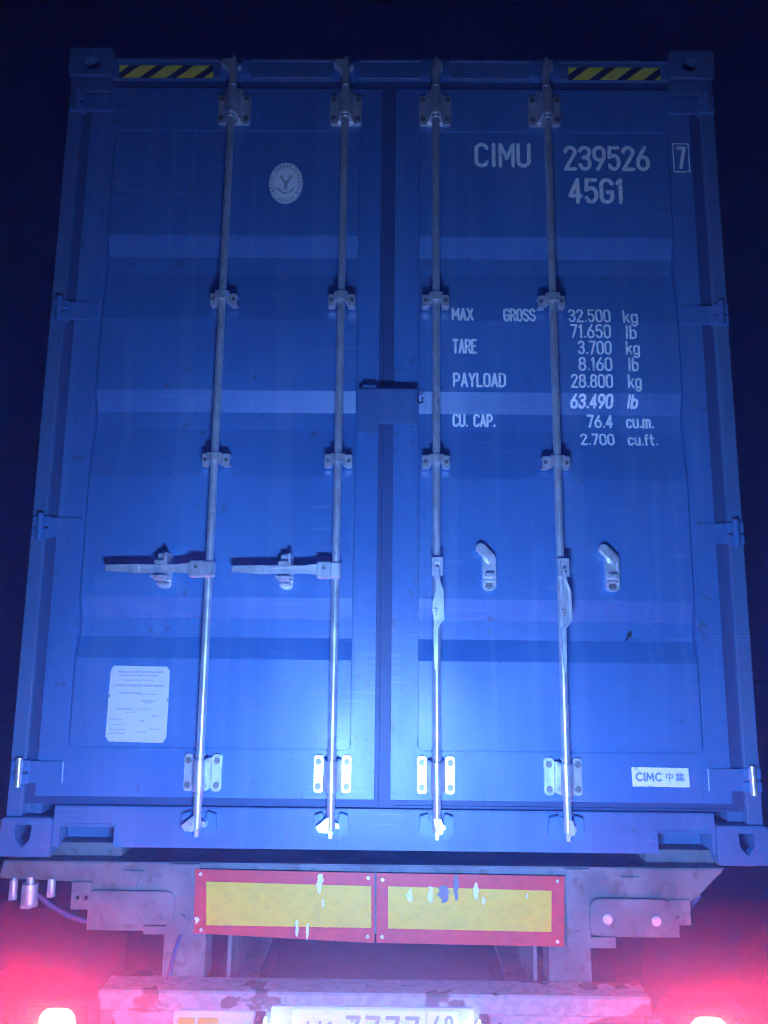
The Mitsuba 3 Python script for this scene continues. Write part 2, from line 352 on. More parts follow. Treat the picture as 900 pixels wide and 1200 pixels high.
hd = cat_mesh([bevel_box(-1.0525, 1.0525, -0.008, 0.13, 3.9815, 4.057, 0.0012), bevel_box(-1.0525, 1.0525, -0.012, 0.0, 4.049, 4.0585, 0.001)])
add(f'{C}__header', hd, 'mat_frame')
pocketL, pocketR = sbox(-1.036, 1.2, -0.858, 1.292), sbox(0.872, 1.2, 1.046, 1.292)
sill_poly = sbox(-1.0565, 1.228, 1.0565, 1.3525).difference(pocketL).difference(pocketR)
sill = cat_mesh([slab(sill_poly, -0.008, 0.02, 0.003), bx(-1.0565, 1.0565, 0.11, 0.13, 1.228, 1.35), bx(-0.85, 0.865, 0.0195, 0.12, 1.2285, 1.24)])
for a, b in ((-1.0355, -0.8585), (0.8725, 1.0455)):
    rim = sbox(a - 0.007, 1.229, b + 0.007, 1.299).difference(sbox(a + 0.001, 1.2, b - 0.001, 1.291))
    sill = cat_mesh([sill, slab(rim, -0.0115, -0.004, 0.001)])
add(f'{C}__sill', sill, 'mat_frame')

# the body of the container behind its doors --------------------------
def corrugated_wall(x, s, y0, y1, z0, z1):
    n = int((y1 - y0) / 0.278)
    p, prof = (y1 - y0) / n, []
    for k in range(n):
        a = y0 + k * p
        prof += [(a, 0), (a + .072, 0), (a + .14, .036), (a + .21, .036)]
    prof.append((y1, 0))
    V, F = [], []
    for y, d in prof: V += [(x - s * d, y, z0), (x - s * d, y, z1)]
    for k in range(len(prof) - 1): F += [(2 * k, 2 * k + 1, 2 * k + 3), (2 * k, 2 * k + 3, 2 * k + 2)]
    return trimesh.Trimesh(V, F, process=False)
for s in (-1, 1):
    add(f'{C}__side_wall', corrugated_wall(s * 1.2, s, 0.15, 12.0, 1.33, 4.0), 'mat_paint')
    a, b = sorted((s * 1.15, s * 1.212))
    add(f'{C}__side_rail', cat_mesh([bx(a, b, 0.16, 12.05, 1.21, 1.335), bx(a, b, 0.16, 12.05, 3.995, 4.06)]), 'mat_paint')
add(f'{C}__roof', bx(-1.15, 1.15, 0.13, 12.05, 4.03, 4.05), 'mat_paint')
add(f'{C}__front_wall', bx(-1.15, 1.15, 12.0, 12.05, 1.2, 4.03), 'mat_paint')
add(f'{C}__floor', bx(-1.15, 1.15, 0.131, 12.0, 1.26, 1.30), 'mat_dark')

# hazard tape on the header -------------------------------------------
for x0, x1 in ((-1.029, -0.672), (0.672, 1.018)):
    tk = add(f'{C}__hazard_tape', slab(sbox(x0 - 0.0005, 3.976, x1, 4.03), -0.0092, -0.0085, 0), 'mat_black')
    h, pit, wd, sl = 0.0525, 0.1025, 0.062, 0.064
    for k in range(-1, 4):
        a = x0 + k * pit + 0.014
        pg = Polygon([(a, 3.9772), (a + wd, 3.9772), (a + wd + sl, 3.9772 + h), (a + sl, 3.9772 + h)]).intersection(sbox(x0, 3.9, x1, 4.1))
        if pg.is_empty or pg.area < 2e-4: continue
        add(f'{tk}__stripe', slab(pg, -0.0100, -0.0094, 0), 'mat_tape_yellow')

# locking rods -----------------------------------------------------------
RODS = [(-0.5855, 'l'), (-0.1655, 'l'), (0.1685, 'r'), (0.5785, 'r')]
RY = -0.052
def hull(pts): return trimesh.convex.convex_hull(np.array(pts))
rod_keys = []
for i, (x, side) in enumerate(RODS):
    rod = tube((x, RY, 1.30), (x, RY, 3.99), 0.0130, 24)
    rk = add(f'{C}__locking_rod', rod, 'mat_zinc', smooth=40)
    rod_keys.append(rk)
    # bearing brackets, halfway up
    for bz in (3.075, 2.49):
        br = []
        for s in (-1, 1):
            a, b = sorted((x + s * 0.024, x + s * 0.047))
            br.append(slab(rrect(a, b, bz - 0.022, bz + 0.022, 0.004), -0.036, -0.030, 0.001))
            br.append(bx(min(a, b), max(a, b), -0.031, 0.0, bz - 0.020, bz - 0.014))
            br.append(bx(min(a, b), max(a, b), -0.031, 0.0, bz + 0.014, bz + 0.020))
            br.append(bx(x + s * .021 - .0025, x + s * .021 + .0025, RY - .012, -0.03, bz - 0.020, bz + 0.020))
        br.append(slab(Point(x, RY).buffer(0.0225, quad_segs=8).difference(Point(x, RY).buffer(0.0168, quad_segs=8)), bz, bz + 0.03, 0))
        m = br.pop(); v = m.vertices.copy(); m.vertices = np.stack([v[:, 0], v[:, 2], v[:, 1] - 0.012 + 0.0], -1); m.invert(); br.append(m)
        add(f'{rk}__bearing_bracket', cat_mesh(br), 'mat_zinc')
        for s in (-1, 1): add(f'{rk}__bracket_bolt', bolt_head(x + s * 0.036, bz, -0.036, 0.005, 0.004), 'mat_bolt')
    # guide boxes at top and bottom
    for gz0, gz1, top in ((3.785, 3.905, True), (1.402, 1.518, False)):
        parts = []
        for s in (-1, 1):
            a, b = sorted((x + s * 0.030, x + s * 0.060))
            fl = rrect(a, b, gz0, gz1, 0.010)
            parts.append(slab(fl, -0.012, 0.0, 0.0015))
        if top:
            pl = Polygon([(x - 0.045, gz0), (x + 0.045, gz0), (x + 0.045, gz1 - .01), (x + 0.022, gz1 + 0.03), (x - 0.022, gz1 + 0.03), (x - 0.045, gz1 - .01)])
            parts.append(slab(pl, -0.006, 0.0, 0.001))
        # raised saddle over the rod
        pr = [(x - 0.030, -0.004)] + [(x + 0.0195 * math.cos(t), RY + 0.0195 * math.sin(t)) for t in np.linspace(math.pi, 2 * math.pi, 15)] + [(x + 0.030, -0.004)]
        inn = [(x + 0.0138 * math.cos(t), RY + 0.0138 * math.sin(t)) for t in np.linspace(2 * math.pi, math.pi, 15)]
        pgn = Polygon(pr + [(x + 0.0138, -0.004)] + inn + [(x - 0.0138, -0.004)])
        m = trimesh.creation.extrude_polygon(pgn, gz1 - gz0 - 0.02, engine='earcut'); m.apply_translation((0, 0, gz0 + 0.01)); parts.append(m)
        gk = add(f'{rk}__guide_bracket', cat_mesh(parts), 'mat_zinc', smooth=30)
        for s in (-1, 1):
            for z in (gz0 + 0.02, gz1 - 0.02): add(f'{rk}__bracket_bolt', bolt_head(x + s * 0.046, z, -0.012, 0.0075, 0.006), 'mat_bolt')
        for z in (gz0 - 0.006, gz1 + 0.002):
            add(f'{rk}__collar', tube((x, RY, z), (x, RY, z + 0.007), 0.0165, 20), 'mat_zinc', smooth=40)
    # cams and their keepers on header and sill
    for zc, up in ((4.0, 1), (1.308, -1)):
        tilt = (-0.010 if side == 'l' else 0.004)
        cam = cat_mesh([
            hull([(x + a + tilt * k * 0.6, RY + yy, zc + up * b) for k, (a, b) in enumerate(((-0.011, -0.03), (0.011, -0.03), (0.017, 0.0), (0.009, 0.016), (-0.012, 0.014), (-0.016, -0.002))) for yy in (-0.012, 0.03)]),
            hull([(x + a, RY + yy, zc + up * b) for a, b in ((-0.007, 0.012), (0.008, 0.012), (0.005, 0.034), (-0.004, 0.034)) for yy in (-0.004, 0.016)]),
            hull([(x + a + 0.02, RY + yy, zc + up * b) for a, b in ((-0.006, -0.012), (0.006, -0.010), (0.008, 0.004), (-0.004, 0.006)) for yy in (0.0, 0.02)])])
        add(f'{rk}__cam', cam, 'mat_zinc')
        keep = []
        for s in (-1, 1):
            pg = Polygon([(x + s * 0.022, zc - 0.036), (x + s * 0.054, zc - 0.02), (x + s * 0.050, zc + 0.028), (x + s * 0.030, zc + 0.034), (x + s * 0.022, zc + 0.012)])
            keep.append(slab(pg.buffer(0.003), -0.036, -0.008, 0.003))
        keep.append(bx(x - 0.05, x + 0.05, -0.0125, -0.007, zc - 0.034, zc + 0.03))
        add(f'{C}__cam_keeper', cat_mesh(keep), 'mat_paint')

# handles on the left door: swung out flat and lying in their catches -----
for rk, x, x_tip, xc in ((rod_keys[0], RODS[0][0], -0.926, -0.742), (rod_keys[1], RODS[1][0], -0.508, -0.332)):
    zc = 2.115
    hub = cat_mesh([bevel_box(x - 0.061, x - 0.013, RY - 0.026, RY + 0.014, zc - 0.030, zc + 0.026, 0.004), bevel_box(x - 0.018, x + 0.018, RY - 0.022, RY + 0.022, zc - 0.028, zc + 0.026, 0.006)])
    hubk = add(f'{rk}__handle_hub', hub, 'mat_zinc')
    add(f'{rk}__hub_pin', tube((x - 0.038, RY - 0.030, zc + 0.004), (x - 0.038, RY - 0.02, zc + 0.004), 0.006, 12), 'mat_bolt', smooth=40)
    nx = x - 0.061
    blade = [hull([(a, RY + yy, zc + b) for a, b in ((nx + 0.004, -0.017), (nx + 0.004, 0.018), (nx - 0.034, 0.015), (nx - 0.034, -0.014)) for yy in (-0.014, -0.004)]),
             hull([(a, RY + yy, zc + b) for a, b in ((nx - 0.033, -0.013), (nx - 0.033, 0.014), (x_tip + 0.105, 0.012), (x_tip + 0.105, -0.016)) for yy in (-0.008, 0.0)]),
             hull([(a, RY + yy, zc + b) for a, b in ((nx - 0.030, 0.006), (nx - 0.030, 0.013), (x_tip + 0.11, 0.012), (x_tip + 0.11, 0.004)) for yy in (-0.014, -0.006)]),
             hull([(a, RY + yy, zc + b) for a, b in ((x_tip + 0.108, -0.017), (x_tip + 0.108, 0.013), (x_tip, 0.009), (x_tip, -0.010)) for yy in (-0.013, 0.002)])]
    add(f'{rk}__handle', cat_mesh(blade), 'mat_zinc')
# handles on the right door hanging down beside their rods ------------------
for rk, x in ((rod_keys[2], RODS[2][0] + 0.001), (rod_keys[3], RODS[3][0] + 0.004)):
    fork = [hull([(x + s * 0.0135 + a, RY - 0.02 + yy, z) for a in (-0.004, 0.004) for yy in (-0.012, 0.014) for z in (2.098, 2.150)]) for s in (-1, 1)]
    fork.append(hull([(x + a, RY + yy, z) for a in (-0.018, 0.018) for yy in (-0.030, 0.014) for z in (2.142, 2.158)]))
    add(f'{rk}__handle_hub', cat_mesh(fork), 'mat_zinc')
    side_pts = [(-0.006, 2.125), (0.005, 2.125), (0.006, 2.082), (0.018, 2.05), (0.020, 1.955), (0.001, 1.93), (0.001, 1.84), (-0.002, 1.79), (-0.009, 1.80), (-0.014, 1.925), (-0.010, 1.945), (-0.017, 1.985), (-0.016, 2.01), (-0.006, 2.05), (-0.005, 2.085)]
    pg = Polygon([(x + a, z) for a, z in side_pts])
    lever = cat_mesh([slab(pg, RY - 0.036, RY - 0.026, 0.0015), slab(LineString([(x + 0.002, 2.11), (x + 0.005, 2.082), (x + 0.0165, 2.05), (x + 0.0185, 1.957), (x - 0.012, 1.925), (x - 0.007, 1.80)]).buffer(0.0024), RY - 0.044, RY - 0.026, 0.001)])
    add(f'{rk}__handle', lever, 'mat_zinc')
    add(f'{rk}__handle_hole', cat_mesh([slab(Point(x - 0.004 + a, z).buffer(r), RY - 0.0372, RY - 0.0355, 0) for a, z, r in ((-0.004, 1.992, 0.0035), (0.0, 1.982, 0.003), (0.003, 1.99, 0.0028), (0.0, 1.972, 0.0022), (0, 2.004, 0.002))]), 'mat_bolt')

# handle catches --------------------------------------------------------------
for dk, xs in ((DL, (-0.745, -0.334)),):
    for x in xs:
        zc = 2.113
        base = slab(rrect(x - 0.022, x + 0.022, zc - 0.062, zc + 0.060, 0.018), -0.010, 0.0045, 0.002)
        up = cat_mesh([bevel_box(x - 0.017, x + 0.017, -0.046, -0.008, zc + 0.026, zc + 0.054, 0.004), bevel_box(x - 0.022, x + 0.010, -0.066, -0.042, zc + 0.016, zc + 0.030, 0.003), bevel_box(x + 0.010, x + 0.021, -0.070, -0.040, zc + 0.012, zc + 0.056, 0.003)])
        lo = cat_mesh([bevel_box(x - 0.020, x + 0.020, -0.070, -0.006, zc - 0.038, zc - 0.028, 0.003), bevel_box(x - 0.018, x + 0.018, -0.040, -0.006, zc - 0.052, zc - 0.044, 0.002), bevel_box(x - 0.030, x + 0.034, -0.074, -0.066, zc - 0.030, zc - 0.020, 0.002)])
        add(f'{dk}__handle_catch', cat_mesh([base, up, lo]), 'mat_zinc')
for x, lean in ((0.348, 0.0), (0.762, 0.0)):
    z0, z1 = 2.054, 2.135
    base = slab(rrect(x - 0.023, x + 0.023, z0, z1 + 0.045, 0.020), -0.010, 0.0045, 0.002)
    arm = slab(LineString([(x - 0.028, 2.196), (x - 0.020, 2.188), (x + 0.002, 2.165)]).buffer(0.017), -0.026, -0.006, 0.003)
    rim = slab(rrect(x - 0.023, x + 0.023, z0, z1 + 0.045, 0.020).difference(rrect(x - 0.016, x + 0.016, z0 + 0.007, z1 + 0.04, 0.014)), -0.018, -0.008, 0.002)
    step = cat_mesh([bevel_box(x - 0.014, x + 0.014, -0.03, -0.009, 2.098, 2.114, 0.003), bevel_box(x - 0.014, x + 0.014, -0.02, -0.009, 2.084, 2.090, 0.001)])
    add(f'{DR}__handle_catch', cat_mesh([base, arm, rim, step, tube((x - 0.006, -0.034, 2.168), (x - 0.006, -0.02, 2.168), 0.010, 14)]), 'mat_zinc')
    add(f'{DR}__catch_opening', slab(rrect(x - 0.012, x + 0.012, 2.066, 2.081, 0.004), -0.0108, -0.0095, 0), 'mat_bolt')

# lock box welded across the doors ------------------------------------------------
lb = sbox(-0.098, 2.617, 0.103, 2.742).union(sbox(-0.098, 2.583, -0.030, 2.62)).buffer(-0.006).buffer(0.006)
add(f'{C}__lock_plate', cat_mesh([slab(lb, -0.056, -0.047, 0.003), bx(-0.0975, 0.1025, -0.0475, -0.0005, 2.726, 2.7415), bx(-0.0975, -0.089, -0.0475, -0.0005, 2.59, 2.73), bx(0.094, 0.1025, -0.0475, -0.0005, 2.62, 2.73),
                               bevel_box(-0.086, -0.038, -0.045, -0.0005, 2.742, 2.760, 0.002)]), 'mat_frame')
def wire(pts, r):
    return cat_mesh([tube(pts[k], pts[k + 1], r, 8) for k in range(len(pts) - 1)])
add(f'{C}__wire_seal', wire([(0.101, -0.05, 2.706), (0.112, -0.054, 2.692), (0.120, -0.056, 2.694), (0.121, -0.054, 2.712)], 0.0028), 'mat_dark')
labels[f'{C}__wire_seal'] = {'label': 'bent dark wire hanging at the lock plate'}

# white lettering ---------------------------------------------------------------------
LET = [  # text, x0, x1, z0, z1, stroke, shear
 ('CIMU', 0.316, 0.525, 3.622, 3.722, 0.0135, 0), ('239526', 0.647, 0.966, 3.610, 3.712, 0.0135, 0), ('45G1', 0.660, 0.866, 3.477, 3.580, 0.0145, 0),
 ('7', 1.064, 1.101, 3.617, 3.708, 0.0125, 0),
 ('MAX', 0.228, 0.307, 3.018, 3.070, 0.0078, 0), ('GROSS', 0.413, 0.530, 3.016, 3.069, 0.0078, 0), ('32.500', 0.646, 0.798, 3.015, 3.068, 0.0072, 0), ('kg', 0.841, 0.895, 3.013, 3.066, 0.0072, 0),
 ('71.650', 0.650, 0.796, 2.955, 3.008, 0.0072, 0), ('lb', 0.846, 0.887, 2.953, 3.005, 0.0072, 0),
 ('TARE', 0.229, 0.317, 2.894, 2.949, 0.0078, 0), ('3.700', 0.675, 0.796, 2.894, 2.946, 0.0072, 0), ('kg', 0.846, 0.896, 2.894, 2.946, 0.0072, 0),
 ('8.160', 0.676, 0.796, 2.833, 2.885, 0.0072, 0), ('lb', 0.850, 0.889, 2.833, 2.884, 0.0072, 0),
 ('PAYLOAD', 0.231, 0.419, 2.770, 2.823, 0.0078, 0), ('28.800', 0.647, 0.796, 2.770, 2.822, 0.0072, 0), ('kg', 0.848, 0.897, 2.770, 2.822, 0.0072, 0),
 ('63.490', 0.646, 0.797, 2.700, 2.750, 0.0085, 0.004), ('lb', 0.844, 0.884, 2.700, 2.749, 0.0085, 0.06),
 ('CU. CAP.', 0.231, 0.384, 2.632, 2.681, 0.0078, 0), ('76.4', 0.705, 0.799, 2.632, 2.681, 0.0078, 0), ('cu.m.', 0.844, 0.943, 2.632, 2.681, 0.0078, 0),
 ('2.700', 0.680, 0.800, 2.568, 2.612, 0.0068, 0), ('cu.ft.', 0.846, 0.952, 2.568, 2.612, 0.0068, 0),
]
for s, x0, x1, z0, z1, st, sh in LET:
    k = add(f'{DR}__lettering', decal(text_poly(s, x0, x1, z0, z1, st, shear=sh), fold=x0 < 1.04), 'mat_white')
fr = sbox(1.0515, 3.604, 1.1125, 3.722)
add(f'{DR}__number_frame', slab(fr.difference(fr.buffer(-0.0042, join_style=2)), -0.0008, -0.0002, 0), 'mat_white')

# oval seal sticker --------------------------------------------------------------------
ox, oz = -0.384, 3.552
def ell(a, b, cx=ox, cz=oz): return affinity.scale(Point(cx, cz).buffer(1, quad_segs=16), a, b)
sk = add(f'{DL}__oval_sticker', decal(ell(0.0625, 0.083)), 'mat_white')
ink = [ell(0.0595, 0.0795).difference(ell(0.058, 0.0775)), ell(0.0475, 0.0635).difference(ell(0.0455, 0.0615))]
for k in range(30):
    a = math.radians(k * 12 + 4)
    if k % 7 == 5: continue
    cx, cz = ox + 0.053 * math.cos(a), oz + 0.0705 * math.sin(a)
    ink.append(affinity.rotate(sbox(cx - 0.0032, cz - 0.0042, cx + 0.0032, cz + 0.0042), math.degrees(a) - 90))
ink.append(Polygon([(ox - 0.026, oz + 0.03), (ox + 0.026, oz + 0.03), (ox + 0.006, oz - 0.002), (ox + 0.006, oz - 0.026), (ox - 0.006, oz - 0.026), (ox - 0.006, oz - 0.002)]).difference(ell(0.011, 0.013, ox, oz + 0.024)))
ink.append(LineString(arc(ox, oz - 0.008, 0.031, 0.032, 205, 335)).buffer(0.0035).difference(sbox(ox + 0.006, oz - .1, ox + 0.014, oz)))
SP = add(f'{DL}__sticker_print', decal(unary_union(ink), off=0.0017), 'mat_print')

labels[SP] = {'label': 'grey print on the oval sticker', 'kind': 'stuff'}

# data plate with faint lines of print ----------------------------------------------------
pp = Polygon([(-0.902, 1.552), (-0.724, 1.549), (-0.716, 1.562), (-0.713, 1.565), (-0.712, 1.683), (-0.716, 1.686), (-0.712, 1.69), (-0.713, 1.781), (-0.718, 1.785), (-0.722, 1.793), (-0.900, 1.795), (-0.905, 1.785), (-0.909, 1.78), (-0.911, 1.70), (-0.906, 1.696), (-0.911, 1.692), (-0.912, 1.566), (-0.906, 1.562)])
add(f'{DL}__data_plate', decal(pp, off=0.0012, thick=0.002, fold=False).apply_translation((0, SHEET, 0)), 'mat_plate')
rows = [(1.775, -0.885, -0.735, .006), (1.764, -0.88, -0.748, .005), (1.748, -0.862, -0.765, .004), (1.731, -0.896, -0.728, .006), (1.706, -0.88, -0.80, .004), (1.703, -0.81, -0.75, .003), (1.682, -0.80, -0.755, .005), (1.676, -0.79, -0.76, .003),
        (1.655, -0.882, -0.83, .004), (1.655, -0.81, -0.765, .003), (1.645, -0.85, -0.82, .003), (1.634, -0.765, -0.735, .005), (1.622, -0.90, -0.86, .003), (1.618, -0.80, -0.785, .004), (1.606, -0.895, -0.85, .002), (1.592, -0.77, -0.735, .004), (1.590, -0.90, -0.845, .003), (1.578, -0.905, -0.85, .003), (1.583, -0.81, -0.78, .003)]
pr = []
for z, a, b, h in rows:
    x = a
    while x < b:
        w = rng.uniform(0.003, 0.011)
        pr.append(sbox(x, z - h / 2, min(x + w, b), z + h / 2)); x += w + rng.uniform(0.0012, 0.004)
PP = add(f'{DL}__plate_print', decal(unary_union(pr), off=0.0034, thick=0.0004, fold=False).apply_translation((0, SHEET, 0)), 'mat_print')
for x, z in ((-0.9085, 1.6965), (-0.7145, 1.6865)): add(f'{DL}__plate_rivet', tube((x, SHEET - 0.006, z), (x, SHEET, z), 0.0035, 10), 'mat_bolt')

labels[PP] = {'label': 'faint small print on the data plate', 'kind': 'stuff'}

# maker's sign with its lettering -----------------------------------------------------------
mk = add(f'{DR}__maker_sign', decal(Polygon([(0.802, 1.431), (0.986, 1.430), (0.984, 1.489), (0.801, 1.491)]), off=0.0012, thick=0.002, fold=False), 'mat_white')
tx = [LineString(p).buffer(0.0028) for p in (
    arc(0.826, 1.461, 0.0105, 0.0115, 50, 310), [(0.8415, 1.4495), (0.8415, 1.4725)], [(0.849, 1.4495), (0.851, 1.4725), (0.8595, 1.455), (0.868, 1.4725), (0.870, 1.4495)], arc(0.888, 1.461, 0.0105, 0.0115, 50, 310))]
def zh(strokes, x0, z0, w, h): return [LineString([(x0 + a * w, z0 + b * h) for a, b in s]).buffer(0.0014) for s in strokes]
tx += zh([[(0.08, 0.78), (0.92, 0.78), (0.92, 0.4), (0.08, 0.4), (0.08, 0.78)], [(0.5, 1.0), (0.5, 0.0)]], 0.909, 1.4475, 0.026, 0.027)
tx += zh([[(0.32, 1.0), (0.05, 0.7)], [(0.22, 0.82), (0.22, 0.34)], [(0.22, 0.86), (0.95, 0.86)], [(0.6, 1.0), (0.6, 0.36)], [(0.24, 0.7), (0.9, 0.7)], [(0.24, 0.54), (0.9, 0.54)], [(0.2, 0.38), (0.95, 0.38)], [(0.02, 0.24), (0.98, 0.24)], [(0.5, 0.36), (0.5, 0.0)], [(0.46, 0.22), (0.08, 0.02)], [(0.54, 0.22), (0.92, 0.02)]], 0.941, 1.4475, 0.028, 0.027)
add(f'{DR}__sign_lettering', decal(unary_union(tx), off=0.0034, thick=0.0004, fold=False), 'mat_print_blue')

# dark chip in the paint -------------------------------------------------------------------
chip = Polygon([(0.801, 1.892), (0.806, 1.891), (0.811, 1.900), (0.815, 1.903), (0.822, 1.905), (0.826, 1.915), (0.824, 1.924), (0.820, 1.927), (0.815, 1.922), (0.809, 1.917), (0.807, 1.905)])
ck = add(f'{DR}__paint_chip', decal(affinity.translate(chip, 0.008, 0)), 'mat_dark')
labels[ck] = {'label': 'small black chip in the paint below the right handle catch'}

# ------------------------------------------------------------------ the trailer under it
TR = 'trailer'
labels[TR] = {'label': 'grimy container trailer under the blue container with red and yellow marker boards', 'category': 'trailer'}
def bplate(pts, y0, y1, b=0.002): return slab(Polygon(pts).buffer(0), y0, y1, b)
beam = cat_mesh([bplate([(-1.20, 1.188), (1.075, 1.190), (0.985, 1.105), (0.955, 1.088), (0.93, 1.084), (-0.93, 1.098), (-0.985, 1.128), (-1.21, 1.136)], -0.02, 0.0, 0.003),
                 bx(-1.2, 1.07, 0.0, 0.25, 1.168, 1.186), bx(-0.93, 0.93, 0.0, 0.015, 0.98, 1.10)])
add(f'{TR}__cross_beam', beam, 'mat_chassis')
add(f'{TR}__face_plate', bplate([(-0.672, 1.187), (-0.575, 1.187), (-0.575, 0.981), (-0.742, 0.981), (-0.742, 1.005), (-0.672, 1.005)], -0.03, -0.019), 'mat_chassis')
add(f'{TR}__face_plate', bplate([(0.572, 1.187), (0.645, 1.187), (0.645, 0.99), (0.722, 0.99), (0.722, 0.958), (0.572, 0.958)], -0.03, -0.019), 'mat_chassis')
tab = lambda x0, x1, z0, z1, hs: slab(sbox(x0, z0, x1, z1).difference(unary_union([Point(*h).buffer(0.006) for h in hs])), -0.027, -0.0195, 0.001)
add(f'{TR}__mounting_tab', tab(-0.975, -0.912, 1.049, 1.13, [(-0.955, 1.083), (-0.928, 1.083)]), 'mat_chassis')
add(f'{TR}__mounting_tab', tab(0.893, 0.958, 1.026, 1.10, [(0.915, 1.05)]), 'mat_chassis')
add(f'{TR}__bracket_plate', slab(rrect(-0.918, -0.648, 1.01, 1.107, 0.022), -0.034, -0.0265, 0.002), 'mat_chassis')
rp = rrect(0.642, 0.897, 0.995, 1.103, 0.03).union(sbox(0.70, 0.995, 0.897, 1.05))
add(f'{TR}__bracket_plate', slab(rp, -0.037, -0.0295, 0.002), 'mat_chassis')
for x, z, y in ((0.695, 1.046, -0.037), (0.845, 1.043, -0.037)):
    add(f'{TR}__bolt', bolt_head(x, z, y, 0.011, 0.012), 'mat_zinc')
# connectors hanging under the left end of the beam
for x, z, r, h in ((-1.165, 1.105, 0.012, 0.05), (-1.112, 1.09, 0.024, 0.06), (-1.045, 1.112, 0.012, 0.045)):
    add(f'{TR}__hose_coupling', cat_mesh([tube((x, -0.012, z - h / 2), (x, -0.012, z + h / 2), r, 16), tube((x, -0.012, z + h / 2 - 0.01), (x, -0.012, 1.14), r * 0.55, 12), tube((x, -0.012, z - h / 2 - 0.008), (x, -0.012, z - h / 2 + 0.004), r * 1.15, 6)]), 'mat_zinc', smooth=40)
for x, z, y in ((-0.705, 1.145, -0.02), (-0.62, 1.155, -0.03), (-0.62, 1.03, -0.03), (0.605, 1.15, -0.03), (0.605, 1.0, -0.03), (0.70, 1.15, -0.02), (-0.88, 1.03, -0.034), (-0.69, 1.03, -0.034), (-0.88, 1.088, -0.034), (0.80, 1.135, -0.02)):
    add(f'{TR}__bolt', bolt_head(x, z, y, 0.008, 0.007), 'mat_chassis')
def cable(p, q, sag, r, n=9):
    p, q = np.array(p, float), np.array(q, float)
    return wire([tuple(p + (q - p) * k / n - np.array([0, 0, sag * 4 * (k / n) * (1 - k / n)])) for k in range(n + 1)], r)
add(f'{TR}__cable', cable((-1.16, 0.03, 1.12), (-0.70, 0.04, 1.06), 0.10, 0.008), 'mat_rubber')
add(f'{TR}__cable', cable((0.66, 0.03, 1.04), (1.02, 0.05, 1.09), 0.09, 0.008), 'mat_rubber')
add(f'{TR}__cable', cable((-0.62, -0.012, 0.99), (-0.66, -0.012, 0.85), -0.02, 0.006), 'mat_rubber')
for s_, x in ((1, -0.785), (-1, 0.775)):
    add(f'{TR}__gusset', slab(Polygon([(x - 0.03, 1.165), (x + 0.03, 1.165), (x + 0.012, 1.112), (x - 0.012, 1.112)]), -0.0265, -0.0195, 0.001), 'mat_chassis')
# twist locks below the corner castings
for s in (-1, 1):
    add(f'{TR}__twist_lock', cat_mesh([bevel_box(s * 1.13 - 0.06, s * 1.13 + 0.06, 0.02, 0.2, 1.186, 1.1995, 0.003), bx(s * 0.97 - 0.12, s * 0.97 + 0.12, 0.05, 0.2, 1.1862, 1.226)]), 'mat_chassis')
# uprights that carry the lamp bar
for x0, x1, zb in ((-0.685, -0.553, 0.835), (0.521, 0.652, 0.825)):
    leg = cat_mesh([bevel_box(x0, x1, 0.0, 0.012, zb, 0.99, 0.002), bx(x0, x0 + 0.012, 0.011, 0.10, zb, 0.99), bx(x1 - 0.012, x1, 0.011, 0.10, zb, 0.99)])
    add(f'{TR}__upright', leg, 'mat_chassis')
# marker boards
BO = [([(-0.588, 1.174), (-0.0255, 1.169), (-0.0235, 0.966), (-0.584, 0.988)], [(-0.551, 1.138), (-0.024, 1.130), (-0.0225, 1.009), (-0.5455, 1.012)]),
      ([(-0.0195, 1.169), (0.567, 1.167), (0.561, 0.963), (-0.0175, 0.967)], [(0.017, 1.131), (0.526, 1.124), (0.522, 1.005), (0.018, 1.009)])]
yf = [[(-0.551, 1.138), (-0.0245 - 0.008 + 0.008, 1.130), (-0.0245, 1.009), (-0.5455, 1.012)]]
BO[0] = (BO[0][0], [(-0.551, 1.138), (-0.036, 1.131), (-0.034, 1.010), (-0.5455, 1.012)])
for out, inn in BO:
    bk = add(f'{TR}__marker_board', slab(Polygon(out), -0.0345, -0.0305, 0.0005), 'mat_red')
    add(f'{bk}__yellow_field', slab(Polygon(inn), -0.0352, -0.0344, 0), 'mat_yellow')
def flake(cx, z0, z1, w, seed):
    r = random.Random(seed); n = 7; L, R_ = [], []
    for k in range(n):
        t = k / (n - 1); ww = w * (0.25 + 0.75 * math.sin(math.pi * min(1, t * .8 + .15))) * r.uniform(.6, 1.1) / 2
        z = z1 + (z0 - z1) * t; o = r.uniform(-.15, .15) * w
        L.append((cx + o - ww, z)); R_.append((cx + o + ww, z))
    return Polygon(L + R_[::-1]).buffer(0)
b0, b1 = f'{TR}__marker_board', f'{TR}__marker_board_001'
for bk, fl in ((b0, [(-0.196, 1.108, 1.165, 0.024), (-0.185, 1.066, 1.09, 0.010), (-0.264, 0.982, 1.03, 0.012), (-0.231, 0.974, 1.02, 0.010), (-0.575, 1.017, 1.035, 0.016)]),
               (b1, [(0.085, 1.085, 1.125, 0.020), (0.150, 1.085, 1.132, 0.018), (0.190, 1.085, 1.135, 0.034), (0.228, 1.092, 1.168, 0.021), (0.291, 1.096, 1.145, 0.016), (0.314, 1.080, 1.104, 0.012), (0.45, 1.10, 1.115, 0.006)])):
    for k, (x, z0, z1, w) in enumerate(fl):
        add(f'{bk}__peeled_patch', slab(flake(x, z0, z1, w, k * 7 + int(x * 100)), -0.0358, -0.0350, 0), 'mat_plate' if k not in (2, 3) or bk == b0 else 'mat_chassis')
